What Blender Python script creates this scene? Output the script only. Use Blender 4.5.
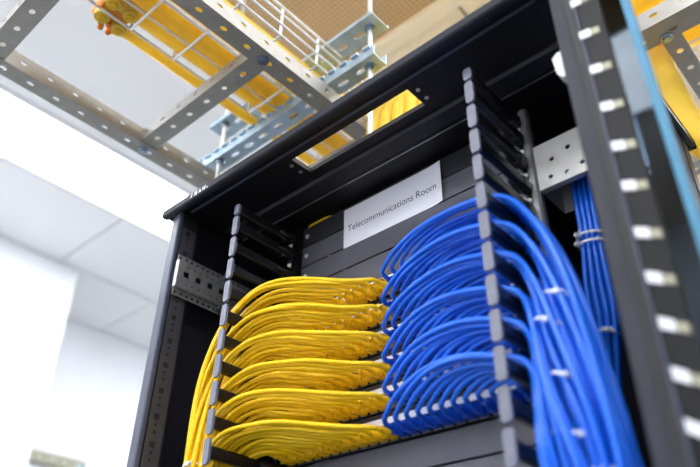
import bpy, bmesh, math, random
from mathutils import Vector, Matrix

# ------------------------------------------------------------------ reset
for o in list(bpy.data.objects): bpy.data.objects.remove(o, do_unlink=True)
scene = bpy.context.scene
COL = scene.collection
random.seed(7)
Z0 = 1.95          # height above the floor of the working origin (top cable-manager slot)
U = 0.04445        # one rack unit

# ------------------------------------------------------------------ camera
cam_d = bpy.data.cameras.new('camera'); cam = bpy.data.objects.new('camera', cam_d); COL.objects.link(cam)
cam_d.sensor_width = 36.0; cam_d.lens = 35.646; cam_d.clip_start = 0.02; cam_d.clip_end = 60
_r = Vector((0.74357918, 0.66850774, 0.01368937)); _d = Vector((-0.36411697, 0.42200784, -0.83025792)); _f = Vector((-0.56081087, 0.61237797, 0.55721126))
m = Matrix.Identity(4)
for i in range(3):
    m[i][0] = _r[i]; m[i][1] = -_d[i]; m[i][2] = -_f[i]
m[0][3], m[1][3], m[2][3] = 0.5906, -0.61315, -0.71897 + Z0
cam.matrix_world = m
cam_d.dof.use_dof = True; cam_d.dof.focus_distance = 1.16; cam_d.dof.aperture_fstop = 2.4
scene.camera = cam

# ------------------------------------------------------------------ world, exposure
w = bpy.data.worlds.new('world'); scene.world = w; w.use_nodes = True
w.node_tree.nodes['Background'].inputs[0].default_value = (0.9, 0.95, 1.0, 1); w.node_tree.nodes['Background'].inputs[1].default_value = 0.6
vs = scene.view_settings
vs.view_transform = 'Standard'; vs.look = 'None'; vs.gamma = 1.0; vs.use_curve_mapping = False
vs.exposure = 0.35
LIGHT_PANEL = 13.0      # emission of the luminous ceiling strips

# ------------------------------------------------------------------ materials
MATS = {}
def lin(c):
    return tuple(((v / 255) / 12.92 if v / 255 <= 0.04045 else ((v / 255 + 0.055) / 1.055) ** 2.4) for v in c)
def mat(name, rgb, rough=0.5, metal=0.0, var=0.12, nscale=40.0, bump=0.0, bscale=300.0, spec=0.5, coat=0.0, stretch=None):
    mt = bpy.data.materials.new(name); mt.use_nodes = True
    nt = mt.node_tree; b = nt.nodes['Principled BSDF']
    c = lin(rgb)
    tc = nt.nodes.new('ShaderNodeTexCoord'); n = nt.nodes.new('ShaderNodeTexNoise'); n.inputs['Scale'].default_value = nscale; n.inputs['Detail'].default_value = 4
    src = tc.outputs['Object']
    if stretch:
        mp = nt.nodes.new('ShaderNodeMapping'); mp.inputs['Scale'].default_value = stretch; nt.links.new(src, mp.inputs['Vector']); src = mp.outputs['Vector']
    nt.links.new(src, n.inputs['Vector'])
    r = nt.nodes.new('ShaderNodeValToRGB')
    r.color_ramp.elements[0].position = 0.3; r.color_ramp.elements[1].position = 0.7
    r.color_ramp.elements[0].color = (*[v * (1 - var) for v in c], 1); r.color_ramp.elements[1].color = (*[min(1, v * (1 + var)) for v in c], 1)
    nt.links.new(n.outputs['Fac'], r.inputs['Fac']); nt.links.new(r.outputs['Color'], b.inputs['Base Color'])
    b.inputs['Roughness'].default_value = rough; b.inputs['Metallic'].default_value = metal
    b.inputs['Specular IOR Level'].default_value = spec
    if coat: b.inputs['Coat Weight'].default_value = coat; b.inputs['Coat Roughness'].default_value = 0.2
    if bump:
        n2 = nt.nodes.new('ShaderNodeTexNoise'); n2.inputs['Scale'].default_value = bscale; nt.links.new(tc.outputs['Object'], n2.inputs['Vector'])
        bp = nt.nodes.new('ShaderNodeBump'); bp.inputs['Strength'].default_value = bump; bp.inputs['Distance'].default_value = 0.001
        nt.links.new(n2.outputs['Fac'], bp.inputs['Height']); nt.links.new(bp.outputs['Normal'], b.inputs['Normal'])
    MATS[name] = mt
    return mt
def emis(name, rgb, s):
    mt = bpy.data.materials.new(name); mt.use_nodes = True; nt = mt.node_tree; b = nt.nodes['Principled BSDF']
    b.inputs['Base Color'].default_value = (0.9, 0.9, 0.9, 1); b.inputs['Emission Color'].default_value = (*lin(rgb), 1); b.inputs['Emission Strength'].default_value = s
    MATS[name] = mt; return mt

mat('rack_black', (24, 25, 34), 0.45, 0, 0.15, 25, 0.15, 900, spec=0.35)
mat('rack_roof', (17, 17, 23), 0.42, 0, 0.15, 20, 0.15, 900, spec=0.3)
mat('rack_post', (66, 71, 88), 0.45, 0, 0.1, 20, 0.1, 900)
mat('rack_lip', (36, 38, 47), 0.6, 0, 0.1, 20, 0.1, 900, spec=0.25)
mat('stile_black', (15, 15, 18), 0.55, 0, 0.1, 20, 0.1, 900, spec=0.25)
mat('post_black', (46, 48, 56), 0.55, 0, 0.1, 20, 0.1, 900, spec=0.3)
mat('rack_inside', (18, 19, 31), 0.6, 0, 0.15, 12, 0.1, 900, spec=0.3)
mat('rack_dark', (16, 16, 20), 0.6, 0, 0.1)
mat('dark_panel', (36, 36, 42), 0.5, 0, 0.06, 30, 0.3, 1500)  # uppermost blank panel, a darker finish of its own
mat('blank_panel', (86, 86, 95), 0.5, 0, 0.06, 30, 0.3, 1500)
mat('patch_face', (58, 58, 64), 0.45, 0, 0.08)
mat('port_black', (44, 45, 48), 0.4, 0, 0.1)
mat('port_metal', (150, 152, 155), 0.3, 0.8, 0.1)
mat('label_white', (240, 242, 250), 0.35, 0, 0.03)
mat('finger_black', (19, 19, 23), 0.33, 0, 0.1, spec=0.4)
mat('finger_tip', (112, 114, 128), 0.5, 0, 0.12, 90, 0.2, 900)
mat('zinc', (200, 202, 205), 0.32, 0.85, 0.12, 60, 0.1, 400)
mat('zinc_light', (205, 203, 198), 0.5, 0.25, 0.06, 60)
mat('galv_steel', (158, 158, 158), 0.4, 0.7, 0.15, 80, 0.1, 500)
mat('tray_steel', (150, 147, 141), 0.42, 0.5, 0.08, 50, 0.1, 500)
mat('strut_steel', (176, 196, 210), 0.35, 0.6, 0.12, 40, 0.1, 400)
mat('wire_steel', (228, 231, 234), 0.3, 0.45, 0.05)
mat('bolt_steel', (170, 185, 200), 0.25, 0.9, 0.1)
mat('yellow_cable', (246, 202, 8), 0.38, 0, 0.05, 60, 0, spec=0.4)
mat('yellow_plug', (242, 192, 6), 0.35, 0, 0.08, 200)
mat('blue_cable', (12, 102, 226), 0.34, 0, 0.06, 60, 0, spec=0.45)
mat('blue_plug', (10, 72, 188), 0.32, 0, 0.1, 200)
def duct_mat():
    mt = mat('yellow_duct', (255, 224, 92), 0.35, 0, 0.05, 30); nt = mt.node_tree; b = nt.nodes['Principled BSDF']
    t = nt.nodes.new('ShaderNodeBsdfTranslucent'); mx = nt.nodes.new('ShaderNodeMixShader'); mx.inputs[0].default_value = 0.4
    nt.links.new(b.inputs['Base Color'].links[0].from_socket, t.inputs[0])
    nt.links.new(b.outputs[0], mx.inputs[1]); nt.links.new(t.outputs[0], mx.inputs[2]); nt.links.new(mx.outputs[0], nt.nodes['Material Output'].inputs['Surface'])
duct_mat()
mat('orange_part', (245, 150, 30), 0.4, 0, 0.08, 60)
mat('tie_white', (222, 226, 232), 0.4, 0, 0.04)
mat('slot_bright', (226, 226, 232), 0.35, 0, 0.03)  # pale tone standing in for the brightness of the door slots
mat('paper', (232, 232, 240), 0.8, 0, 0.02, 60)
mat('ink', (40, 40, 48), 0.8, 0, 0.02)
mat('mark_white', (240, 245, 248), 0.5, 0, 0.2, 400)
mat('edge_cyan', (72, 132, 162), 0.65, 0, 0.05)
mat('wall_white', (243, 245, 248), 0.85, 0, 0.012, 6, 0.1, 150)
mat('tile_white', (236, 236, 236), 0.9, 0, 0.03, 220, 0.25, 500)
mat('grid_white', (228, 229, 233), 0.6, 0, 0.03)
mat('cream', (240, 222, 188), 0.8, 0, 0.015, 10)
mat('floor_grey', (104, 106, 110), 0.5, 0, 0.06, 8)
mat('olive_steel', (150, 148, 128), 0.5, 0.4, 0.1, 40)
emis('diffuser', (245, 249, 255), LIGHT_PANEL)
# beige perforated sheet: dot pattern, relief only fine
def perf_mat():
    mt = mat('beige_perforated', (214, 178, 128), 0.75, 0, 0.05, 8)
    nt = mt.node_tree; b = nt.nodes['Principled BSDF']
    tc = nt.nodes.new('ShaderNodeTexCoord'); mp = nt.nodes.new('ShaderNodeMapping'); mp.inputs['Scale'].default_value = (60, 60, 60); mp.inputs['Rotation'].default_value = (0, 0, 0.0)
    v = nt.nodes.new('ShaderNodeTexVoronoi'); v.inputs['Scale'].default_value = 1; v.inputs['Randomness'].default_value = 0
    rp = nt.nodes.new('ShaderNodeValToRGB'); rp.color_ramp.elements[0].position = 0.26; rp.color_ramp.elements[1].position = 0.36
    rp.color_ramp.elements[0].color = (0.42, 0.40, 0.36, 1); rp.color_ramp.elements[1].color = (1, 1, 1, 1)
    mx = nt.nodes.new('ShaderNodeMix'); mx.data_type = 'RGBA'; mx.blend_type = 'MULTIPLY'; mx.inputs[0].default_value = 1
    old = b.inputs['Base Color'].links[0].from_socket
    nt.links.new(tc.outputs['Object'], mp.inputs['Vector']); nt.links.new(mp.outputs['Vector'], v.inputs['Vector']); nt.links.new(v.outputs['Distance'], rp.inputs['Fac'])
    nt.links.new(old, mx.inputs[6]); nt.links.new(rp.outputs['Color'], mx.inputs[7]); nt.links.new(mx.outputs[2], b.inputs['Base Color'])
perf_mat()
def glass_mat():
    mt = bpy.data.materials.new('tinted_glass'); mt.use_nodes = True; nt = mt.node_tree
    out = nt.nodes['Material Output']; nt.nodes.remove(nt.nodes['Principled BSDF'])
    tr = nt.nodes.new('ShaderNodeBsdfTransparent'); tr.inputs[0].default_value = (0.33, 0.37, 0.41, 1)
    gl = nt.nodes.new('ShaderNodeBsdfGlossy'); gl.inputs['Roughness'].default_value = 0.03; gl.inputs[0].default_value = (0.35, 0.4, 0.45, 1)
    fr = nt.nodes.new('ShaderNodeFresnel'); fr.inputs[0].default_value = 1.5
    tc = nt.nodes.new('ShaderNodeTexCoord'); n = nt.nodes.new('ShaderNodeTexNoise'); n.inputs['Scale'].default_value = 30
    nt.links.new(tc.outputs['Object'], n.inputs['Vector'])
    ad = nt.nodes.new('ShaderNodeMath'); ad.operation = 'MULTIPLY_ADD'; ad.inputs[1].default_value = 0.04
    nt.links.new(n.outputs['Fac'], ad.inputs[0]); nt.links.new(fr.outputs[0], ad.inputs[2])
    mx = nt.nodes.new('ShaderNodeMixShader'); nt.links.new(ad.outputs[0], mx.inputs[0]); nt.links.new(tr.outputs[0], mx.inputs[1]); nt.links.new(gl.outputs[0], mx.inputs[2])
    nt.links.new(mx.outputs[0], out.inputs['Surface']); MATS['tinted_glass'] = mt
glass_mat()

# ------------------------------------------------------------------ mesh builder
LOC = {}     # world position (working coordinates) of every object's origin
def place(o, world, parent):
    LOC[o] = Vector(world)
    if parent is not None:
        o.parent = parent; o.location = LOC[o] - LOC[parent]
    else:
        o.location = LOC[o] + Vector((0, 0, Z0))
    COL.objects.link(o)
    return o
def tag(o, label=None, cat=None, group=None, kind=None):
    if label: o['label'] = label
    if cat: o['category'] = cat
    if group: o['group'] = group
    if kind: o['kind'] = kind
    return o
def empty(name, loc, label, cat, group=None):
    o = bpy.data.objects.new(name, None); o.empty_display_size = 0.02
    place(o, loc, None); return tag(o, label, cat, group)
def inst(name, mesh, loc, parent, rot=None):
    o = bpy.data.objects.new(name, mesh); place(o, loc, parent)
    if rot: o.rotation_euler = rot
    return o

class MB:
    def __init__(s): s.v = []; s.f = []; s.sm = []
    def add(s, vs, fs, smooth=False):
        k = len(s.v); s.v += [tuple(p) for p in vs]
        for f in fs: s.f.append([i + k for i in f]); s.sm.append(smooth)
    def box(s, a, b):
        x0, y0, z0 = [min(p, q) for p, q in zip(a, b)]; x1, y1, z1 = [max(p, q) for p, q in zip(a, b)]
        s.add([(x0, y0, z0), (x1, y0, z0), (x1, y1, z0), (x0, y1, z0), (x0, y0, z1), (x1, y0, z1), (x1, y1, z1), (x0, y1, z1)],
              [(0, 3, 2, 1), (4, 5, 6, 7), (0, 1, 5, 4), (1, 2, 6, 5), (2, 3, 7, 6), (3, 0, 4, 7)])
        return s
    def bbox(s, a, b, c):
        """box with chamfered edges along every side"""
        x0, y0, z0 = [min(p, q) for p, q in zip(a, b)]; x1, y1, z1 = [max(p, q) for p, q in zip(a, b)]
        bm = bmesh.new(); bmesh.ops.create_cube(bm, size=1)
        for v in bm.verts: v.co = Vector(((x0 + x1) / 2 + v.co.x * (x1 - x0), (y0 + y1) / 2 + v.co.y * (y1 - y0), (z0 + z1) / 2 + v.co.z * (z1 - z0)))
        bmesh.ops.bevel(bm, geom=bm.edges[:], offset=c, segments=1, affect='EDGES')
        bm.verts.index_update(); s.add([v.co[:] for v in bm.verts], [[v.index for v in f.verts] for f in bm.faces]); bm.free(); return s
    def prism(s, poly, axis, a, b):
        """extrude a polygon (list of 2D points) along axis x/y/z from a to b"""
        n = len(poly)
        def P(p, t): return {'x': (t, p[0], p[1]), 'y': (p[0], t, p[1]), 'z': (p[0], p[1], t)}[axis]
        vs = [P(p, a) for p in poly] + [P(p, b) for p in poly]
        s.add(vs, [tuple(range(n - 1, -1, -1)), tuple(range(n, 2 * n))] + [(i, (i + 1) % n, n + (i + 1) % n, n + i) for i in range(n)]); return s
    def cyl(s, p, q, r0, r1=None, n=12, smooth=True, caps=True):
        r1 = r0 if r1 is None else r1
        p = Vector(p); q = Vector(q); d = (q - p).normalized()
        u = d.orthogonal().normalized(); v = d.cross(u)
        vs = []
        for c, r in ((p, r0), (q, r1)):
            for i in range(n):
                a = 2 * math.pi * (i + .5) / n; vs.append(c + u * (r * math.cos(a)) + v * (r * math.sin(a)))
        s.add(vs, [(i, (i + 1) % n, n + (i + 1) % n, n + i) for i in range(n)], smooth)
        if caps: s.add(vs, [tuple(range(n - 1, -1, -1)), tuple(range(n, 2 * n))])
        return s
    def tube(s, pts, r, n=8, caps=True, radii=None):
        pts = [Vector(p) for p in pts]; N = len(pts); vs = []; u = None
        for i in range(N):
            d = (pts[min(i + 1, N - 1)] - pts[max(i - 1, 0)]).normalized()
            if u is None: u = d.orthogonal().normalized()
            u = (u - d * u.dot(d)).normalized(); v = d.cross(u); rr = radii[i] if radii else r
            for k in range(n):
                a = 2 * math.pi * k / n; vs.append(pts[i] + u * (rr * math.cos(a)) + v * (rr * math.sin(a)))
        fs = []
        for i in range(N - 1):
            for k in range(n): fs.append((i * n + k, i * n + (k + 1) % n, (i + 1) * n + (k + 1) % n, (i + 1) * n + k))
        s.add(vs, fs, True)
        if caps: s.add(vs[:n] + vs[-n:], [tuple(range(n - 1, -1, -1)), tuple(range(n, 2 * n))])
        return s
    def plate(s, M, L, W, t, holes, seg=10):
        """perforated strip: u in 0..L, v in 0..W, thickness t along w; one row of holes (u, v, ru, rv); M maps (u,v,w) to a point"""
        holes = sorted(holes); cuts = [0.0] + [(holes[i][0] + holes[i + 1][0]) / 2 for i in range(len(holes) - 1)] + [L]
        if not holes: cuts = [0.0, L]
        for i in range(len(cuts) - 1):
            a, b = cuts[i], cuts[i + 1]
            if not holes:
                ring_o = [(a, 0), (b, 0), (b, W), (a, W)]
                vs = [M(u, v, 0) for u, v in ring_o] + [M(u, v, t) for u, v in ring_o]
                s.add(vs, [(3, 2, 1, 0), (4, 5, 6, 7)] + [(k, (k + 1) % 4, 4 + (k + 1) % 4, 4 + k) for k in range(4)]); continue
            hu, hv, ru, rv = holes[i]
            sq = (ru < 0); ru = abs(ru)
            n = seg * 4 // 4 // 4 * 4 or 8
            n = 12
            inn = []; out = []
            for k in range(n):
                a_ = 2 * math.pi * (k + .5) / n; cu, sv = math.cos(a_), math.sin(a_)
                if sq:
                    mm = max(abs(cu), abs(sv)); inn.append((hu + ru * cu / mm, hv + rv * sv / mm))
                else: inn.append((hu + ru * cu, hv + rv * sv))
            # outer ring: project to rectangle
            for (pu, pv) in [(math.cos(2 * math.pi * (k + .5) / n), math.sin(2 * math.pi * (k + .5) / n)) for k in range(n)]:
                tu = ((b - hu) / pu if pu > 0 else (a - hu) / pu) if abs(pu) > 1e-9 else 1e9
                tv = ((W - hv) / pv if pv > 0 else -hv / pv) if abs(pv) > 1e-9 else 1e9
                tt = min(tu, tv); out.append((hu + pu * tt, hv + pv * tt))
            corners = [(b, W), (a, W), (a, 0), (b, 0)]
            # insert corners into the outer ring
            vs = []; fs = []
            def idx(p, w): vs.append(M(p[0], p[1], w)); return len(vs) - 1
            for wv, flip in ((0, True), (t, False)):
                I = [idx(p, wv) for p in inn]; O = [idx(p, wv) for p in out]; Cc = [idx(p, wv) for p in corners]
                for k in range(n):
                    k2 = (k + 1) % n; f = [I[k], O[k]]
                    for c, (p) in zip(Cc, corners):
                        a0 = 2 * math.pi * (k + .5) / n; ca = math.atan2(p[1] - hv, p[0] - hu) % (2 * math.pi); a1 = a0 + 2 * math.pi / n
                        if a0 < ca < a1 or a0 < ca + 2 * math.pi < a1: f.append(c)
                    f += [O[k2], I[k2]]
                    fs.append(tuple(f[::-1]) if flip else tuple(f))
            K = 2 * n + 4
            for k in range(n): fs.append((k, K + k, K + (k + 1) % n, (k + 1) % n))
            e = len(vs)
            vs += [M(a, 0, 0), M(b, 0, 0), M(b, W, 0), M(a, W, 0), M(a, 0, t), M(b, 0, t), M(b, W, t), M(a, W, t)]
            fs += [(e, e + 1, e + 5, e + 4), (e + 2, e + 3, e + 7, e + 6)]
            if i == 0: fs.append((e + 3, e, e + 4, e + 7))
            if i == len(cuts) - 2: fs.append((e + 1, e + 2, e + 6, e + 5))
            s.add(vs, fs)
        return s
    def mesh(s, name, mt, origin=(0, 0, 0)):
        me = bpy.data.meshes.new(name); ox, oy, oz = origin
        me.from_pydata([(x - ox, y - oy, z - oz) for x, y, z in s.v], [], s.f)
        me.polygons.foreach_set('use_smooth', s.sm)
        me.materials.append(MATS[mt]); me.update(); return me
    def build(s, name, mt, parent=None, origin=None):
        if origin is None:
            xs, ys, zs = zip(*s.v); origin = ((min(xs) + max(xs)) / 2, (min(ys) + max(ys)) / 2, min(zs))
        o = bpy.data.objects.new(name, s.mesh(name, mt, origin)); return place(o, origin, parent)
def B(a, b): return MB().box(a, b)

def catmull(P, step=0.007):
    P = [Vector(p) for p in P]; Q = [P[0] * 2 - P[1]] + P + [P[-1] * 2 - P[-2]]; out = []
    for i in range(1, len(Q) - 2):
        p0, p1, p2, p3 = Q[i - 1:i + 3]; n = max(2, min(14, int((p2 - p1).length / step)))
        for k in range(n):
            # centripetal-ish: uniform is fine for these spacings
            t = k / n
            out.append(0.5 * ((2 * p1) + (p2 - p0) * t + (2 * p0 - 5 * p1 + 4 * p2 - p3) * t * t + (3 * p1 - p0 - 3 * p2 + p3) * t ** 3))
    out.append(P[-1]); return out
def smooth_path(P, step=.006, it=12):
    C_ = catmull(P, .004); out = [C_[0]]
    for p in C_[1:]:
        while (p - out[-1]).length > step: out.append(out[-1] + (p - out[-1]).normalized() * step)
    out.append(C_[-1])
    for _ in range(it):
        out = out[:4] + [(out[i - 1] + out[i] * 2 + out[i + 1]) / 4 for i in range(4, len(out) - 1)] + [out[-1]]
    # thin out the straight lower run
    keep = [p for i, p in enumerate(out) if p.z > -.55 or i % 4 == 0 or i == len(out) - 1]
    return keep

ORD = ['first', 'second', 'third', 'fourth', 'fifth', 'sixth', 'seventh', 'eighth', 'ninth', 'tenth', 'eleventh', 'twelfth']

# ================================================================== THE ROOM
CZ = 1.2                       # ceiling
FZ = -Z0                       # floor
RX0, RX1, RY0, RY1 = -3.29, 2.7, -2.6, 3.4
tag(B((RX0 - .1, RY0 - .1, FZ - .1), (RX1 + .1, RY1 + .1, FZ)).build('floor', 'floor_grey'), 'grey floor of the equipment room', None, None, 'structure')
tag(B((RX0 - .1, .80, FZ), (RX0, RY1, CZ + .1)).build('wall_left', 'wall_white'), 'recessed white wall at the far left', None, None, 'structure')
tag(B((RX0 - .1, RY0, FZ), (-2.70, .80, CZ + .1)).build('wall_near_left', 'wall_white'), 'bright white wall projecting at the left', None, None, 'structure')
tag(B((RX0 - .1, RY1, FZ), (RX1 + .1, RY1 + .1, CZ + .1)).build('wall_back', 'wall_white'), 'white wall behind the rack', None, None, 'structure')
tag(B((RX0 - .1, RY0 - .1, FZ), (RX1 + .1, RY0, CZ + .1)).build('wall_front', 'wall_white'), 'white wall behind the viewer', None, None, 'structure')
tag(B((RX1, RY0, FZ), (RX1 + .1, RY1, CZ + .1)).build('wall_right', 'wall_white'), 'white wall at the right', None, None, 'structure')
ceil = tag(B((RX0 - .1, RY0 - .1, CZ + .02), (RX1 + .1, RY1 + .1, CZ + .1)).build('ceiling', 'grid_white'), 'suspended ceiling of white and beige panels', None, None, 'structure')
LIGHTS_X = [(-2.075, -1.685), (0.58, 0.97)]
tile_xs = [(-3.29, -2.70), (-2.685, -2.09), (-1.67, -.775), (-.765, -.165), (-.155, .445), (.455, .56), (.99, 1.59), (1.60, 2.2), (2.21, 2.7)]
ys = [.68 + .6 * k for k in range(-6, 6)]
tile_mesh = {}
for (xa, xb) in tile_xs:
    for k, y in enumerate(ys):
        ya, yb = max(RY0, y - .6) + .005, min(RY1, y) - .005
        if yb - ya < .1: continue
        if xa < -2.7 and yb < .85: continue
        if abs(xa + 1.67) < .01:
            if y not in (ys[3], ys[7], ys[-1]): continue
            ya = max(RY0, y - 2.4) + .005
        mt = 'tile_white'
        if xa > -.8: mt = 'beige_perforated' if y < .7 else 'cream'
        if mt == 'tile_white' and xa > -1.7 and xa < 0 and y > 1.4: mt = 'cream'
        B((xa + .004, ya, CZ), (xb - .004, yb, CZ + .03)).build('ceiling_tile', mt, ceil)
for (xa, xb) in [(-2.70, -2.685), (-2.09, -2.075), (-1.685, -1.67), (.56, .58), (.97, .99)]:
    B((xa, RY0, CZ - .006), (xb, RY1, CZ + .02)).build('ceiling_grid_bar', 'grid_white', ceil)
B((-.775, .655, CZ - .03), (RX1, .705, CZ + .02)).build('ceiling_trim_bar', 'cream', ceil)
lbl = {0: 'long bright luminous ceiling strip left of the cable ladder', 1: 'long luminous ceiling strip right of the rack, out of view'}
for i, (xa, xb) in enumerate(LIGHTS_X):
    e = empty('ceiling_light', ((xa + xb) / 2, .4, CZ), lbl[i], 'light', 'luminous ceiling strips')
    B((xa + .012, RY0 + .02, CZ + .002), (xb - .012, RY1 - .02, CZ + .012)).build('diffuser', 'diffuser', e)
    f = MB().box((xa, RY0 + .01, CZ - .004), (xa + .012, RY1 - .01, CZ + .015)).box((xb - .012, RY0 + .01, CZ - .004), (xb, RY1 - .01, CZ + .015))
    f.build('light_frame', 'grid_white', e)
e = empty('ceiling_light', (-.3, -1.5, CZ), 'added luminous strip across the aisle, unseen, brightening the rack front', 'light', 'luminous ceiling strips')  # extra strip behind the camera, added as frontal fill for the rack
B((-1.64, -1.70, CZ - .012), (.52, -1.30, CZ - .004)).build('diffuser', 'diffuser', e)
B((-1.66, -1.72, CZ - .004), (.54, -1.28, CZ - .0005)).build('light_frame', 'grid_white', e)
# far wall bracket rail at lower left
e = empty('wall_rail', (-3.25, 1.1, .34), 'grey perforated steel rail fixed low on the far left wall', 'rail')
MB().plate(lambda u, v, w_: (-3.255 + w_, .82 + u, .335 + v), .55, .055, .004, [(.05 + .075 * k, .027, .012, .01) for k in range(7)]).build('face_plate', 'olive_steel', e)
MB().box((-3.29, .82, .33), (-3.255, 1.37, .334)).build('flange', 'olive_steel', e)
MB().cyl((-3.25, 1.335, .362), (-3.238, 1.335, .362), .016, n=6, smooth=False).build('bolt', 'bolt_steel', e)

# ================================================================== RACK
rack = empty('equipment_rack', (0, .18, FZ), 'tall black equipment rack cabinet with open front and cut-out roof', 'rack')
HX, YF, YB = .40, -.035, .40
SIDE = {-1: -.402, 1: .4155}     # outer faces of the side posts
ZT = .052                       # top of the frame
for sx in (-1, 1):
    xo = SIDE[sx]; xi = xo - sx * .0225
    for (ya, yb) in ((YF, YF + .010), (YB - .03, YB)):
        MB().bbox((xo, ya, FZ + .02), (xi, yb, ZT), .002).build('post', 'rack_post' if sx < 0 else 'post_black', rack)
    # perforated dark return strip behind the front post
    B((xo - sx * .001, YF + .0102, FZ + .02), (xi - sx * .0005, YF + .045, ZT)).build('post_return', 'rack_dark', rack)
    s = MB()
    for k in range(24):
        z1 = .02 - k * .0445
        s.plate(lambda u, v, w_, z1=z1: (xi - sx * (.0008 + w_), YF + .011 + v, z1 - u), .0445, .030, .0012, [(.009, .013, -.0048, .0048), (.022, .013, .0025, .0025), (.034, .013, .0025, .0025)])
    s.build('perforated_strip', 'patch_face', rack)
    B((xo - sx * .001, YF + .0455, FZ + .05), (xo - sx * .006, YB - .031, .0545)).build('side_panel', 'rack_inside', rack)
    B((xo, YF, FZ), (xo - sx * .06, YB, FZ + .019)).build('plinth', 'rack_black', rack)
B((-HX + .025, YB - .012, FZ + .05), (HX - .01, YB - .006, .0545)).build('back_panel', 'rack_inside', rack)
# roof with the rectangular cable cut-out
RXo, RYf, RYb, RZ0, RZ1 = .425, -.049, .42, .055, .064
cx0, cx1, cy0, cy1 = -.111, .142, .001, .046
rf = MB()
rf.box((-.42, RYf + .012, RZ0), (cx0, RYb, RZ1)).box((cx1, RYf + .012, RZ0), (RXo, RYb, RZ1))
rf.box((cx0, RYf + .012, RZ0), (cx1, cy0, RZ1)).box((cx0, cy1, RZ0), (cx1, RYb, RZ1))
rf.box((-.42, RYf + .013, .050), (-.42 + .008, RYb, RZ1)).box((RXo - .008, RYf + .013, .050), (RXo, RYb, RZ1)).box((-.42, RYb - .008, .05), (RXo, RYb, RZ1))
roof = rf.build('roof', 'rack_roof', rack)
MB().prism([(RYf, .0485), (RYf + .003, .046), (RYf + .0118, .046), (RYf + .0118, .064), (RYf + .003, .0645), (RYf, .062)], 'x', -.42, RXo).build('roof_lip', 'rack_lip', roof)
for x in (-.30, -.061, .054, .30):
    r_ = MB().cyl((x, -.033, RZ0), (x, -.033, RZ0 - .002), .0085, .007, 14)
    for k in range(3):
        a = k * 2.094; r_.cyl((x + .004 * math.cos(a), -.033 + .004 * math.sin(a), RZ0 - .002), (x + .004 * math.cos(a), -.033 + .004 * math.sin(a), RZ0 - .0035), .002, n=6)
    r_.build('rivet', 'rack_black', roof)
B((-HX + .03, -.019, RZ0 - .003), (HX - .03, -.015, RZ0)).build('roof_seam', 'rack_post', roof)
# angled cross member behind the cut-out and a second ledge
MB().prism([(.066, .052), (.070, .0475), (.098, .0475), (.102, .051), (.102, .055), (.066, .055)], 'x', -HX + .03, HX - .03).build('cross_member', 'rack_black', roof)
B((-HX + .03, .112, .0525), (HX - .03, .1135, .055)).build('ledge', 'zinc', roof)
for (x, y) in [(cx0 - .012, .012), (cx0 - .012, .034), (cx1 + .012, .012), (cx1 + .012, .034)]:
    MB().cyl((x, y, RZ0 + .001), (x, y, RZ0 - .0015), .0035, n=10).build('screw', 'zinc', roof)
for x in (-.05, .03, .10):
    MB().cyl((x, .084, .0476), (x, .084, .0466), .0022, n=8).build('screw', 'rack_dark', roof)
# white ink mark on the roof lip
mk = MB()
for k, (dx, h, sl) in enumerate([(0, .007, .002), (.010, .006, -.001), (.013, .006, .001), (.020, .006, .002), (.0235, .004, -.002), (.030, .006, -.002), (.033, .006, .002), (.040, .002, 0)]):
    x = -.330 + dx * 1.2
    mk.add([(x, RYf - .0004, .0510), (x + .0030, RYf - .0004, .0510), (x + .0030 + sl, RYf - .0004, .0510 + h * 1.4), (x + sl, RYf - .0004, .0510 + h * 1.4)], [(0, 1, 2, 3)])
mk.build('ink_mark', 'mark_white', roof)
# mounting rails with square holes
for sx in (-1, 1):
    x_in = .2425
    s = MB()
    for k in range(28):
        z1 = .046 - k * U
        s.plate(lambda u, v, w_, z1=z1: (sx * (x_in - .018 + v), .1635 + w_, z1 - u), U, .018, .002, [(.0064, .009, -.0045, .0045), (.0222, .009, -.0045, .0045), (.0381, .009, -.0045, .0045)])
    s.build('mounting_rail', 'rack_black', rack)
    MB().box((sx * .2428, .148, -1.2), (sx * .2448, .215, .046)).build('rail_web', 'rack_black', rack)
# bright zinc edge of the right rail
MB().prism([(.2495, .150), (.2495, .139), (.252, .1365), (.260, .1365), (.2635, .140), (.2635, .150)], 'z', -1.0, .038).build('rail_edge', 'galv_steel', rack)
MB().prism([(-.250, .150), (-.250, .142), (-.262, .142), (-.262, .150)], 'z', -1.0, .0).build('rail_edge', 'rack_black', rack)
# perforated steel bracket on the left side (pressed hat section)
br = MB()
L0, LL = -.028, .185
def hmap(xb, zb): return lambda u, v, w_: (xb + w_, L0 + u, zb + v)
br.plate(hmap(-.372, -.058), LL, .013, .0015, [(.006 + .0125 * k, .0065, .0030, .0030) for k in range(14)])
br.plate(hmap(-.372, -.128), LL, .013, .0015, [(.006 + .0125 * k, .0065, .0030, .0030) for k in range(14)])
for zb, hs in ((-.075, [(.02 + .014 * k, .005, .002, .002) for k in range(11)]), (-.096, [(.018 + .027 * k, .0105, -.0058, .0058) for k in range(6)]), (-.112, [(.02 + .014 * k, .008, .002, .002) for k in range(11)])):
    br.plate(hmap(-.3635, zb), LL, {-.075: .015, -.096: .021, -.112: .016}[zb], .0015, hs)
br.box((-.372, L0, -.0605), (-.362, L0 + LL, -.059)).box((-.372, L0, -.1145), (-.362, L0 + LL, -.113))
br.prism([(-.1135, -.372), (-.060, -.372), (-.060, -.362), (-.1135, -.362)][::-1] and [(-.372, -.1135), (-.362, -.1135), (-.362, -.060), (-.372, -.060)], 'y', L0 - .0015, L0)
br.build('side_bracket', 'galv_steel', rack)
for y, z in ((.075, -.0515), (.09, -.095), (.07, -.1215)):
    MB().cyl((-.371, y, z), (-.357, y, z), .005, n=6, smooth=False).build('bolt', 'bolt_steel', rack)
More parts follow.
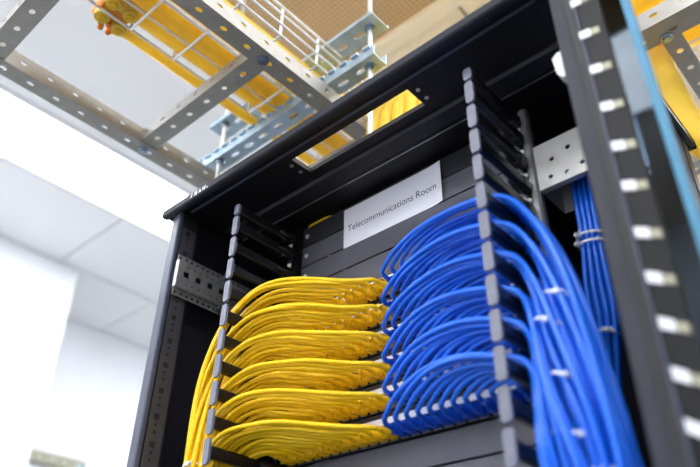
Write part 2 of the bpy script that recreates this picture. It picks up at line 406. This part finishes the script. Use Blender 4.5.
# box bracket on the right side
s = MB()
s.plate(lambda u, v, w_: (.265 + u, .139 + w_, -.121 + v), .126, .027, .0015, [(.018, .016, .0034, .0034), (.042, .012, .0034, .0034), (.066, .017, .0034, .0034), (.095, .014, .0034, .0034)])
s.plate(lambda u, v, w_: (.265 + u, .139 + w_, -.094 + v), .126, .052, .0015, [(.024, .018, .0036, .0036), (.050, .026, .0040, .0040), (.078, .018, .0036, .0036)])
s.box((.2638, .139, -.121), (.265, .213, -.042)).box((.265, .2115, -.121), (.391, .213, -.042))
s.box((.262, .1405, -.1208), (.38, .150, -.1195))
s.build('side_bracket', 'zinc_light', rack)
# latch keeper on the inner face of the right post
MB().prism([(.3765, -.066), (.383, -.060), (.392, -.060), (.392, -.102), (.384, -.102), (.3785, -.092)], 'y', -.018, .0).build('latch_keeper', 'zinc_light', rack)
# rack-unit marks low inside
for k in range(4):
    B((.330 + .006 * k, .33, -.155), (.334 + .006 * k, .331, -.149 - .001 * (k % 2))).build('unit_mark', 'mark_white', rack)

# ---------------------------------------------------------------- blanking panels
screw = MB().cyl((0, 0, 0), (0, -.0025, 0), .0048, .0042, 12)
screw.box((-.003, -.0028, -.0005), (.003, -.0024, .0005)); screw.box((-.0005, -.0028, -.003), (.0005, -.0024, .003))
screw_me = screw.mesh('screw', 'zinc_light')
panels = [(.0475, .0035, 'uppermost blank panel, of darker finish, just under the roof, behind the paper sign'),
          (.0025, -.0410, 'second blank panel from the roof, behind the lower half of the paper sign'),
          (-.0420, -.0865, 'bare grey blank panel directly below the paper sign'),
          (-.0875, -.1320, 'grey blank panel directly above the top patch panel'),
          (-.4165, -.4600, 'grey blank panel directly below the bottom patch panel'),
          (-.4610, -.5050, 'second grey blank panel below the patch panels, at the picture edge')]
for k in range(4): panels.append((-.506 - .0445 * k, -.5495 - .0445 * k, '%s blank panel below the patch panels, out of the picture' % ['third', 'fourth', 'fifth', 'sixth'][k]))
for zt, zb, lb in panels:
    e = empty('blanking_panel', (0, .16, zb), lb, 'panel', 'blank rack panels')
    MB().bbox((-.2412, .1595, zb + .0008), (.2412, .1625, zt - .0008), .0008).build('faceplate', 'dark_panel' if zt > .04 else 'blank_panel', e)
    zc = (zt + zb) / 2
    for sx in (-1, 1):
        inst('screw', screw_me, (sx * .2285, .1595, zc), e)

# ---------------------------------------------------------------- paper sign
sign = empty('paper_sign', (-.021, .157, -.044), 'white paper sign reading Telecommunications Room on the dark panels', 'sign')
s = MB(); nx = 16
xs_ = [-.1315 + .2215 * i / nx for i in range(nx + 1)]
vs_ = []; 
for x in xs_:
    t = max(0, (x - .06) / .03); yy = .1585 - .0035 * t * t
    vs_ += [(x, yy, -.0438), (x, yy, .0408), (x, yy + .0004, -.0438), (x, yy + .0004, .0408)]
fs_ = []
for i in range(nx):
    a, b = 4 * i, 4 * i + 4
    fs_ += [(a, b, b + 1, a + 1), (a + 2, a + 3, b + 3, b + 2), (a, a + 2, b + 2, b), (a + 1, b + 1, b + 3, a + 3)]
s.add(vs_, fs_); s.build('sheet', 'paper', sign)
fc = bpy.data.curves.new('txt', 'FONT'); fc.body = 'Telecommunications Room'; fc.size = 1.0; fc.resolution_u = 3; fc.extrude = 0
fo = bpy.data.objects.new('txt', fc); COL.objects.link(fo); dg = bpy.context.evaluated_depsgraph_get(); dg.update()
tm = bpy.data.meshes.new_from_object(fo.evaluated_get(dg)); bpy.data.objects.remove(fo, do_unlink=True)
xs_ = [v.co.x for v in tm.vertices]; x0, x1 = min(xs_), max(xs_)
sc = .199 / (x1 - x0)
for v in tm.vertices:
    X = -.1215 + (v.co.x - x0) * sc; t = max(0, (X - .06) / .03)
    Zv = -.0115 + v.co.y * sc * 1.12
    v.co = (X + .021, .1583 - .0035 * t * t - .157, Zv + .044)
tm.materials.clear(); tm.materials.append(MATS['ink'])
to = bpy.data.objects.new('lettering', tm); place(to, (-.021, .157, -.044), sign)

# ---------------------------------------------------------------- patch panels
PX = [(i - 11.5) * .0188 - .009 for i in range(24)]
PPITCH = .0472
def prow(r): return -.1325 - PPITCH * (r + .82)
pf = MB()   # one keystone port: frame and dark mouth
pf.box((-.0085, -.004, -.0085), (-.0068, 0, .0085)).box((.0068, -.004, -.0085), (.0085, 0, .0085)).box((-.0068, -.004, .0065), (.0068, 0, .0085)).box((-.0068, -.004, -.0085), (.0068, 0, -.0065))
port_me = pf.mesh('port', 'port_black')
ps = MB().box((-.0066, -.0032, -.0084), (.0066, -.0045, -.0068)); shield_me = ps.mesh('shield', 'port_metal')
rows_w = ['top', 'second', 'third', 'fourth', 'fifth', 'bottom']
for r in range(6):
    zt = -.1325 - PPITCH * r - .0008; zb = -.1325 - PPITCH * (r + 1) + .0008
    e = empty('patch_bay', (0, .16, zb), '%s patch panel, yellow plugs on its left half, blue on its right' % rows_w[r] if r in (0, 5) else '%s patch panel from the top, yellow and blue plugs in its ports' % rows_w[r], 'patch panel', 'patch panels with plugged cables')
    MB().bbox((-.2412, .1560, zb), (.2412, .1625, zt), .0012).build('faceplate', 'patch_face', e)
    B((-.2405, .1552, zb + .0012), (.2405, .1558, zb + .006)).build('lower_rim', 'port_metal', e)
    for g in range(4):
        xa = PX[g * 6] - .0085; xb = PX[g * 6 + 5] + .0085
        B((xa, .1535, prow(r) + .0112), (xb, .1562, prow(r) + .0290)).build('label_strip', 'label_white', e)
    for i in range(24):
        po = inst('port', port_me, (PX[i], .156, prow(r)), e)
        inst('shield', shield_me, (PX[i], .156, prow(r)), po)
    for sx in (-1, 1): inst('screw', screw_me, (sx * .2325, .156, (zt + zb) / 2), e)

# ---------------------------------------------------------------- cable managers (fingers)
def finger_mesh(sx):
    s = MB()
    # round bar from the base to the tip, flattened slightly, with a bend-radius flare at the base
    s.bbox((-.0060, .0025, -.0092), (.0060, .128, .0092), .0025)
    s.bbox((-.0072, .112, -.0108), (.0072, .1358, .0108), .003)
    prof = [(.134, .012), (.126, .016), (.116, .0165), (.106, .013), (.099, .007)]
    vs = []; 
    for yy, hh in prof: vs += [(-sx * .004, yy, -hh * .35), (-sx * .015 * (1 if yy > .11 else .75), yy, -hh * .5), (-sx * .015 * (1 if yy > .11 else .75), yy, hh * .45), (-sx * .004, yy, hh * .6)]
    fs = []
    for i in range(len(prof) - 1):
        for k in range(4): fs.append((4 * i + k, 4 * i + (k + 1) % 4, 4 * i + 4 + (k + 1) % 4, 4 * i + 4 + k))
    fs += [(3, 2, 1, 0), (4 * len(prof) - 4, 4 * len(prof) - 3, 4 * len(prof) - 2, 4 * len(prof) - 1)]
    s.add(vs, fs, True)
    return s.mesh('finger', 'finger_black')
def tip_mesh(h):
    a, c = .0066, .0045
    poly = [(-a + .002, -h), (a - .002, -h), (a, -h + c), (a, h - c), (a - .002, h), (-a + .002, h), (-a, h - c), (-a, -h + c)]
    return MB().prism(poly, 'y', -.0015, .003).mesh('finger_tip', 'finger_tip')
tip_me = tip_mesh(.0190); tip_short = tip_mesh(.0105)
for sx, side in ((-1, 'left'), (1, 'right')):
    e = empty('cable_manager', (sx * .256, .145, -.9), 'black vertical cable manager with finger bars holding the %s cables' % ('yellow' if sx < 0 else 'blue'), 'cable manager', 'finger cable managers')
    MB().box((sx * .244, .136, -.9), (sx * .2485, .155, .025)).build('spine', 'finger_black', e)
    fm = finger_mesh(sx)
    for k in range(-1, 18):
        z = -(k + .5) * U if k >= 0 else .0125
        fo_ = inst('finger', fm, (sx * .248, 0, z), e)
        if k >= 0: inst('screw', screw_me, (sx * .2478, .1358, -k * U), e)
        inst('finger_tip', tip_me if k >= 0 else tip_short, (sx * .248, 0, z), fo_)

# ---------------------------------------------------------------- patch cables
def boot_mesh(mt):
    s = MB()
    # ribbed tapered boot pointing to -y, origin at the port face
    ys = [-.012, -.016, -.018, -.0185, -.021, -.0215, -.024, -.0245, -.027, -.0275, -.031, -.036]
    rs = [.0066, .0074, .0072, .0058, .0062, .0050, .0056, .0046, .0050, .0042, .0040, .0038]
    s.tube([(0, y, 0) for y in ys], 0, 10, radii=rs)
    # latch hood
    s.prism([(-.010, .0055), (-.022, .0092), (-.027, .0062), (-.016, .005)], 'x', -.0045, .0045)
    s.prism([(-.010, -.0055), (-.022, -.0085), (-.025, -.0062), (-.016, -.005)][::-1], 'x', -.0035, .0035)
    return s.mesh('boot', mt)
def plug_mesh(mt):
    s = MB().bbox((-.0066, -.0135, -.0064), (.0066, .001, .0062), .0008)
    s.box((-.0030, -.0145, -.0075), (.0030, -.002, -.0062))      # latch
    return s.mesh('plug', mt)
boots = {'yellow': boot_mesh('yellow_plug'), 'blue': boot_mesh('blue_plug')}
plugs = {'yellow': plug_mesh('yellow_plug'), 'blue': plug_mesh('blue_plug')}
rj = lambda a: random.uniform(-a, a)
CR = .0036
def patch_cable(colour, r, i):
    """i = 0..11 counted from the left within the colour"""
    gi = i if colour == 'yellow' else i + 12
    px, pz, py = PX[gi], prow(r), .152
    lb = '%s patch cable in the %s row, %s plug from the left' % (colour, rows_w[r], ORD[i])
    e = empty('patch_cable', (px, py, pz), lb, 'cable', '%s patch cables, %s row' % (colour, rows_w[r]))
    inst('plug', plugs[colour], (px, py, pz), e)
    tilt = -.0 + rj(.06)
    inst('boot', boots[colour], (px, py, pz), e, (tilt, 0, rj(.08)))
    zc = -U * (4 + r)
    if colour == 'yellow':
        t = i / 11.0
        yc = .090 - .068 * t + rj(.006); zz = zc - .008 + .014 * t + rj(.004)
        xf = -.236
        dx = xf - px
        rise = .004 + (.022 - .0025 * r) * t
        P = [(px, py - .033, pz), (px - .002, py - .044, pz)]
        for fr, bump, k in ((.17, .05, .20), (.40, .62, .45), (.64, 1.05, .68), (.86, .9, .88)):
            if abs(dx) < .06 and fr != .40: continue
            x = px + dx * fr; y0 = py - .052
            P.append((x + rj(.0015), y0 + (yc - y0) * k + rj(.003), pz + (zz - pz) * fr + rise * bump + rj(.002)))
        P.append((xf - .004, yc, zz + .004 * t))
        xb = -.316 + .0075 * r + rj(.012) + .012 * (1 - t); yb = .012 + .06 * (1 - t) + rj(.01)
        P += [(-.262 + rj(.002), yc - .004, zz - .014), (-.5 * (.262 - xb), (yc + yb) / 2, zz - .048), (xb + .004, yb, zz - .13)]
        P[-2] = ((-.262 + xb) / 2 - .004, (yc + yb) / 2, zz - .05)
        z = zz - .25
        while z > -.62: P.append((xb + rj(.003), yb + rj(.003), z)); z -= .12
        P += [(xb * .98, yb + .03, -.75), (xb * .97, yb + .05, -1.1 - .01 * r)]
    else:
        t = 1 - i / 11.0      # long ones come from the middle of the panel
        yc = .105 - .067 * t + rj(.004); zz = zc - .010 + .009 * t + rj(.003)
        xf = .236; dx = xf - px; rise = .006 + (.020 + .003 * r) * t
        P = [(px, py - .033, pz), (px + .002, py - .048, pz + .003)]
        for fr, bump, k in ((.16, .55, .22), (.40, 1.0, .45), (.72, .75, .78)):
            if abs(dx) < .06 and fr != .40: continue
            x = px + dx * fr; y0 = py - .054
            P.append((x + rj(.001), y0 + (yc - y0) * k + rj(.002), pz + (zz - pz) * fr + rise * bump + rj(.0015)))
        P.append((xf + .004, yc, zz + .001))
        xb = .334 - .0085 * r + rj(.010) - .008 * (1 - t); yb = .012 + .055 * (1 - t) + rj(.010)
        P += [(.262 + rj(.002), yc - .002, zz - .012), ((.262 + xb) / 2 - .004, (yc + yb) / 2, zz - .060), (xb - .010, yb, zz - .145)]
        z = zz - .27; d_ = 0
        while z > -.62: P.append((xb + .02 * min(1, max(0, (-.3 - z) / .25)) + rj(.003), yb - .01 + rj(.003), z)); z -= .12
        P += [(xb + .01, yb + .03, -.75), (xb - .01, yb + .06, -1.1 - .01 * r)]
    MB().tube(smooth_path(P), CR, 9).build('jacket', colour + '_cable', e, (px, py, pz))
for r in range(6):
    for i in range(12):
        patch_cable('yellow', r, i)
for r in range(6):
    for i in range(12):
        patch_cable('blue', r, i)

# yellow cable that shows over the top edge of the uppermost panel, left of the sign
P = [(-.262, .34, .02), (-.250, .21, .040), (-.238, .172, .0515), (-.207, .166, .0560), (-.170, .172, .0525), (-.14, .21, .042), (-.12, .34, .02)]
e = empty('loose_cable', P[0], 'single dark yellow cable arching over the top panel, left of the sign', 'cable')
MB().tube(catmull(P, .006), .0032, 8).build('jacket', 'yellow_cable', e, P[0])
# rear blue trunk cables
for k in range(8):
    ox = (k % 4) * .0075 - .012; oy = (k // 4) * .009
    x = .312 + ox; y = .170 + oy
    P = [(.262 + ox * .3, .37, -.03 + .002 * k), (.272 + ox * .5, .325, .014 + .003 * (k % 4)), (.290 + ox, .27, .015 + .003 * (k % 4)), (x, .21 + oy, -.03), (x - .002, y + .01, -.10), (x - .003, y, -.205), (x - .006 + .3 * ox, y - .002, -.275), (x - .008 + .2 * ox, y, -.33), (x - .026 + rj(.004), y + .015, -.42), (x - .05 + rj(.006), y + .03, -.56), (x - .05, y + .05, -.95)]
    e = empty('trunk_cable', (P[0][0], P[0][1], P[0][2]), '%s blue trunk cable of the tied bundle behind the right post' % ORD[k], 'cable', 'blue trunk cables behind the right post')
    MB().tube(catmull(P, .012), .0034, 8).build('jacket', 'blue_cable', e, P[0])

# ---------------------------------------------------------------- cable ties
def cable_tie(c, ax, ra, rb, lb, head, twist=0.0):
    """flat loop around a bundle: centre c, horizontal half axes ra (x) and rb (y), tilted by ax about y"""
    c = Vector(c); e = empty('cable_tie', c, lb, 'cable tie', 'white cable ties on the blue bundles')
    M_ = Matrix.Rotation(ax, 3, 'Y') @ Matrix.Rotation(twist, 3, 'X'); n = 28; vs = []; fs = []
    for i in range(n):
        a = 2 * math.pi * i / n; base = Vector((ra * math.cos(a), rb * math.sin(a), 0)); nrm = Vector((math.cos(a) / ra, math.sin(a) / rb, 0)).normalized()
        for off, z in ((0, -.0018), (.0012, -.0018), (.0012, .0018), (0, .0018)): vs.append(c + M_ @ (base + nrm * off + Vector((0, 0, z))))
    for i in range(n):
        for k in range(4): fs.append((4 * i + k, 4 * ((i + 1) % n) + k, 4 * ((i + 1) % n) + (k + 1) % 4, 4 * i + (k + 1) % 4))
    s = MB(); s.add(vs, fs, True); s.build('strap', 'tie_white', e, c)
    a = head; p = c + M_ @ Vector((ra * math.cos(a), rb * math.sin(a), 0)); d = (M_ @ Vector((math.cos(a), math.sin(a), 0))).normalized()
    MB().cyl(p - d * .001, p + d * .006, .0036, .0032, 6, False).build('head', 'tie_white', e, p)
    tdir = (M_ @ Vector((-math.sin(a), math.cos(a), .3))).normalized()
    MB().cyl(p + d * .003, p + d * .004 + tdir * .009, .0011, n=6).build('tail', 'tie_white', e, p)
TIES = [((.312, .040, -.352), .40, .021, .024, -1.35, 'uppermost white cable tie on the front blue bundle'),
        ((.296, .036, -.380), .45, .017, .022, -1.3, 'white cable tie just below the uppermost one on the blue bundle'),
        ((.306, .034, -.445), .40, .017, .022, -1.2, 'white cable tie halfway down the front blue bundle'),
        ((.306, .032, -.505), .35, .024, .026, -1.0, 'white cable tie low on the front blue bundle, near the bottom edge'),
        ((.338, .034, -.545), .18, .026, .026, -1.0, 'lowest white cable tie, at the bottom edge of the picture'),
        ((.308, .174, -.200), .10, .019, .014, -2.2, 'upper of two close cable ties on the rear blue bundle'),
        ((.308, .174, -.213), .10, .019, .014, -2.4, 'lower of two close cable ties on the rear blue bundle'),
        ((.300, .175, -.340), .25, .016, .014, -1.2, 'white cable tie at the lower end of the rear blue bundle')]
for c, ax, ra, rb, hd, lb in TIES: cable_tie(c, ax, ra, rb, lb, hd)
cable_tie((-.302, .030, -.432), -.1, .020, .026, 'pale cable tie around the yellow bundle at the bottom left', -1.2)

# ================================================================== SLOTTED GLASS DOOR AT RIGHT
door = empty('glass_door', (.44, -.06, -1.85), 'narrow tinted glass door with slotted black stile and light blue edge', 'door')
DY = -.060
MB().bbox((.4160, DY + .006, -1.85), (.4280, DY + .014, .045), .001).build('hinge_stile', 'rack_dark', door)
MB().bbox((.4282, DY - .001, -1.85), (.4310, DY + .014, .045), .0008).build('stile_fold', 'rack_post', door)
MB().bbox((.4312, DY, -1.85), (.4570, DY + .008, .045), .0012).build('slotted_stile', 'stile_black', door)
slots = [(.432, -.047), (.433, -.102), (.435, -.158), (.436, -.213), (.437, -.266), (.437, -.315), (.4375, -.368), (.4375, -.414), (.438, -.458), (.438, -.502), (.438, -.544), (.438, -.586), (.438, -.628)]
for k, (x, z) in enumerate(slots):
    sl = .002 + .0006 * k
    MB().prism([(x - .0055, z + .006), (x - .0055, z - .005), (x + .0065, z - .005 - sl), (x + .0065, z + .006 - sl)], 'y', DY - .0014, DY + .0002).build('slot_standin', 'slot_bright', door)  # pale plate stands in for a bright slot, no opening is cut
    MB().prism([(x + .0072, z + .0045 - sl), (x + .0072, z - .005 - sl), (x + .0165, z - .005 - 1.7 * sl), (x + .0165, z + .0045 - 1.7 * sl)], 'y', DY - .0014, DY + .0002).build('slot_standin', 'olive_steel', door)  # duller plate stands in for the dimmer part of the same slot
B((.4572, DY + .001, -1.85), (.4783, DY + .006, .045)).build('glass_pane', 'tinted_glass', door)
MB().bbox((.4785, DY - .003, -1.85), (.4868, DY + .008, .045), .0015).build('edge_trim', 'edge_cyan', door)

# ================================================================== CABLE LADDER
LZ = .30
lad = empty('cable_ladder', (-.36, 0, LZ), 'grey perforated steel cable ladder with bolted cross bars above the rack', 'cable ladder')
LY0, LY1 = -.95, 1.6
def angle_y(xw, parent, name, mt):
    """L profile along y: vertical web at x=xw, flange towards -x"""
    n = int((LY1 - LY0) / .0565); hs = [(.012 + .0565 * k, .020, .0075, .0055) for k in range(n)]
    s = MB()
    s.plate(lambda u, v, w_: (xw - .041 + v, LY0 + u, LZ + w_), LY1 - LY0, .041, .0025, hs)
    s.plate(lambda u, v, w_: (xw - .0025 + w_, LY0 + u, LZ + .0025 + v), LY1 - LY0, .036, .0025, [(.040 + .0565 * k, .018, .0065, .0045) for k in range(n)])
    return s.build(name, mt, parent)
angle_y(-.5405, lad, 'side_rail', 'tray_steel'); angle_y(-.1390, lad, 'side_rail', 'tray_steel')
for k, yc in enumerate((-.755, -.420, -.069, .265, .595, .93, 1.26)):
    s = MB(); L = .362; n = 6
    s.plate(lambda u, v, w_: (-.543 + u, yc + v, LZ + .0026 + w_), L, .041, .0025, [(.035 + .0575 * j, .021, .0075, .0055) for j in range(6)])
    s.plate(lambda u, v, w_: (-.543 + u, yc + w_, LZ + .005 + v), L, .030, .0025, [(.02 + .0575 * j, .015, .0065, .0045) for j in range(6)])
    rg = s.build('rung', 'tray_steel', lad)
    for bx in (-.560, -.160):
        MB().cyl((bx, yc + .02, LZ), (bx, yc + .02, LZ - .004), .0115, n=16).cyl((bx, yc + .02, LZ - .004), (bx, yc + .02, LZ - .009), .0075, n=6, smooth=False).build('bolt', 'bolt_steel', lad)

# second ladder running to the right behind the rack roof
lad2 = empty('cable_ladder', (.7, .6, LZ), 'grey perforated steel cable ladder running to the right beyond the glass door', 'cable ladder')
X0, X1 = .20, 1.9
for yw in (.362, .80):
    n = int((X1 - X0) / .0565); s = MB()
    s.plate(lambda u, v, w_: (X0 + u, yw + v, LZ + w_), X1 - X0, .052, .0025, [(.03 + .0565 * k, .030, .0075, .0055) for k in range(n)])
    s.plate(lambda u, v, w_: (X0 + u, yw + w_, LZ + .0025 + v), X1 - X0, .040, .0025, [(.012 + .0565 * k, .02, .0075, .0045) for k in range(n)])
    s.build('side_rail', 'tray_steel', lad2)
for xc in (.428, .760, 1.09, 1.42):
    s = MB(); s.plate(lambda u, v, w_: (xc + v, .372 + u, LZ + .0026 + w_), .43, .036, .0025, [(.03 + .055 * j, .018, .0065, .0065) for j in range(8)])
    s.build('rung', 'tray_steel', lad2)
    MB().cyl((xc + .012, .405, LZ), (xc + .012, .405, LZ - .004), .0115, n=16).cyl((xc + .012, .405, LZ - .004), (xc + .012, .405, LZ - .009), .0075, n=6, smooth=False).build('bolt', 'bolt_steel', lad2)

# ================================================================== WIRE BASKETS
def basket(lb, axis, a0, a1, lo, hi, zb, h, pitch=.1042, phase=0.0):
    """wire basket along axis; lo/hi = side positions, bottom zb, side height h"""
    P = (lambda l, c, z: (c, l, z)) if axis == 'y' else (lambda l, c, z: (l, c, z))
    e = empty('wire_basket', P((a0 + a1) / 2, (lo + hi) / 2, zb), lb, 'cable tray', 'wire basket trays')
    rw = .0029
    cs = [lo + (hi - lo) * k / 4 for k in range(5)]
    for c in cs: MB().cyl(P(a0, c, zb + .0045), P(a1, c, zb + .0045), rw, n=8).build('wire', 'wire_steel', e)
    for c, sg in ((lo, -1), (hi, 1)):
        for z in (zb + .033, zb + .063, zb + h):
            MB().cyl(P(a0, c + sg * .003, z), P(a1, c + sg * .003, z), rw, n=8).build('wire', 'wire_steel', e)
    l = a0 + .03 + phase
    while l < a1:
        MB().tube([P(l, lo, zb + h), P(l, lo, zb + .006), P(l, lo + .004, zb), P(l, hi - .004, zb), P(l, hi, zb + .006), P(l, hi, zb + h)], rw, 8).build('wire', 'wire_steel', e)
        l += pitch
    return e
basket('bright wire basket of yellow ducts above the cable ladder', 'y', -.915, .155, -.366, -.151, .384, .085, .1042, .030)
basket('wire basket carrying the yellow ducts on behind the rack roof', 'y', .175, 1.5, -.366, -.151, .384, .085, .1042)
basket('wire basket crossing to the right above the far cable ladder', 'x', .05, 1.9, .36, .62, .40, .085, .104)

# ================================================================== STRUTS AND RODS
def strut(lb, x0, x1, y, z, w_=.041, h=.0275, notch=True):
    """slotted C channel along x, open side down, centre y, bottom z"""
    e = empty('strut_channel', ((x0 + x1) / 2, y, z), lb, 'strut', 'galvanised strut channels')
    n = int((x1 - x0) / .05)
    s = MB()
    s.plate(lambda u, v, t: (x0 + u, y - w_ / 2 + v, z + t), x1 - x0, w_, .0025, [(.03 + .05 * k, w_ / 2, .014, .006) for k in range(n)])
    s.box((x0, y - w_ / 2, z + .0025), (x1, y - w_ / 2 + .0025, z + h)).box((x0, y + w_ / 2 - .0025, z + .0025), (x1, y + w_ / 2, z + h))
    s.build('channel', 'strut_steel', e)
    lip = MB()
    k = 0
    x = x0 + .01
    while notch and x < x1 - .02:
        lip.box((x, y - w_ / 2 - .006, z + h - .006), (x + .018, y - w_ / 2 + .0025, z + h)); x += .032
    if notch: lip.build('notched_lip', 'strut_steel', e)
    return e
strut('lower galvanised strut channel crossing under the wire basket', -.60, -.020, .135, .353)
strut('upper galvanised strut channel above the wire basket', -.56, -.020, .138, .4725, .055, .010, False)
strut('galvanised strut channel behind the rack roof, under the far basket', -.60, .02, 1.1, .353)
def rod(x, y, z0, z1, nuts, lb, r=.005):
    e = empty('threaded_rod', (x, y, z0), lb, 'rod', 'threaded hanger rods')
    s = MB(); n = int((z1 - z0) / .02); pts = []; rad = []
    MB().cyl((x, y, z0), (x, y, z1), r, n=12).build('rod', 'wire_steel', e)
    for z in nuts:
        MB().cyl((x, y, z), (x, y, z - .002), .013, n=16).cyl((x, y, z - .002), (x, y, z - .011), .009, n=6, smooth=False).build('nut', 'bolt_steel', e)
rod(-.049, .138, .15, CZ, (.3525, .472), 'threaded hanger rod at the right ends of the struts')
rod(-.515, .125, .28, CZ, (.3525, .472), 'threaded hanger rod at the left ends of the struts')
rod(.02, .60, .12, CZ, (), 'threaded hanger rod rising behind the rack roof at the top')

# ================================================================== YELLOW DUCTS
def duct(pts, r, lb, n=16, corr=False, grp='yellow ducts in the wire basket', mt='yellow_duct'):
    e = empty('yellow_duct' if not corr else 'corrugated_hose', pts[0], lb, 'duct', grp)
    if corr:
        C_ = catmull(pts, .004); rad = []
        # resample evenly
        out = [C_[0]]
        for p in C_[1:]:
            while (p - out[-1]).length > .002: out.append(out[-1] + (p - out[-1]).normalized() * .002)
        rad = [r * (1 + (.09 if (i // 2) % 2 else -.07)) for i in range(len(out))]
        MB().tube(out, r, n, radii=rad).build('hose', mt, e, pts[0])
    else:
        MB().tube(catmull(pts, .05), r, n).build('duct', mt, e, pts[0])
        for p, q in ((pts[0], pts[1]), (pts[-1], pts[-2])):
            d = (Vector(q) - Vector(p)).normalized() * .012
            MB().cyl(Vector(p), Vector(p) + d, r * 1.08, n=n).build('collar', mt, e, p)
    return e
zb = .3915
duct([(-.394, -.24, .405), (-.396, .2, .405), (-.396, 1.0, .405)], .013, 'slim yellow duct along the outer left side of the wire basket')
duct([(-.341, -.90, zb + .02), (-.341, .3, zb + .02), (-.341, 1.3, zb + .02)], .0185, 'leftmost yellow duct lying inside the wire basket')
duct([(-.301, -.90, zb + .019), (-.301, .3, zb + .019), (-.301, 1.3, zb + .019)], .0175, 'second yellow duct from the left inside the wire basket')
duct([(-.236, -.90, zb + .036), (-.236, .3, zb + .036), (-.236, 1.3, zb + .036)], .035, 'broad bright yellow duct in the middle of the wire basket')
for k, (y, r) in enumerate(((.405, .036), (.485, .035), (.565, .033))):
    duct([(.06, y, .412 + r), (.8, y, .412 + r), (1.85, y, .412 + r)], r, '%s yellow duct crossing in the right-hand basket' % ['nearest', 'middle', 'farthest'][k], grp='yellow ducts in the right-hand basket')
# yellow cable cascade seen through the roof cut-out
for k in range(5):
    x = -.110 + .034 * k
    duct([(x - .02, .40, .47), (x - .005, .31, .42), (x, .235, .33), (x + .006, .212, .24), (x + .008, .208, .085)], .0155, '%s yellow tube dropping behind the roof cut-out' % ORD[k], n=12, grp='yellow tubes behind the roof cut-out')
# corrugated hose at the upper right
duct([(.388, .515, .375), (.392, .512, .32), (.398, .505, .25), (.410, .490, .17), (.430, .475, .10), (.470, .46, .02), (.50, .45, -.2)], .028, 'corrugated yellow hose hanging at the right beyond the glass door', n=20, corr=True, grp='corrugated hose')
e = empty('hose_collar', (.388, .517, .372), 'orange collar at the top of the corrugated yellow hose', 'collar')
MB().cyl((.388, .517, .395), (.388, .515, .330), .030, .027, 20).build('ring', 'orange_part', e)
# lobed coupling with round caps at the top left
e = empty('duct_coupling', (-.37, -.27, .38), 'yellow and orange duct coupling with round caps at the upper left', 'coupling')
MB().bbox((-.405, -.30, .402), (-.325, -.235, .43), .004).build('body', 'orange_part', e)
for (x, y) in ((-.386, -.283), (-.390, -.243), (-.341, -.285), (-.343, -.246)):
    c = MB().cyl((x, y, .402), (x, y, .390), .0165, .0150, 20).build('cap', 'yellow_duct', e)
    MB().cyl((x, y, .390), (x, y, .387), .0085, .0075, 14).build('cap_hub', 'yellow_plug', c)
for k in range(5):
    a = k * 1.257
    MB().cyl((-.405 + .009 * math.cos(a), -.262 + .015 * math.sin(a), .402), (-.405 + .009 * math.cos(a), -.262 + .015 * math.sin(a), .392), .006, n=8).build('lobe', 'orange_part', e)
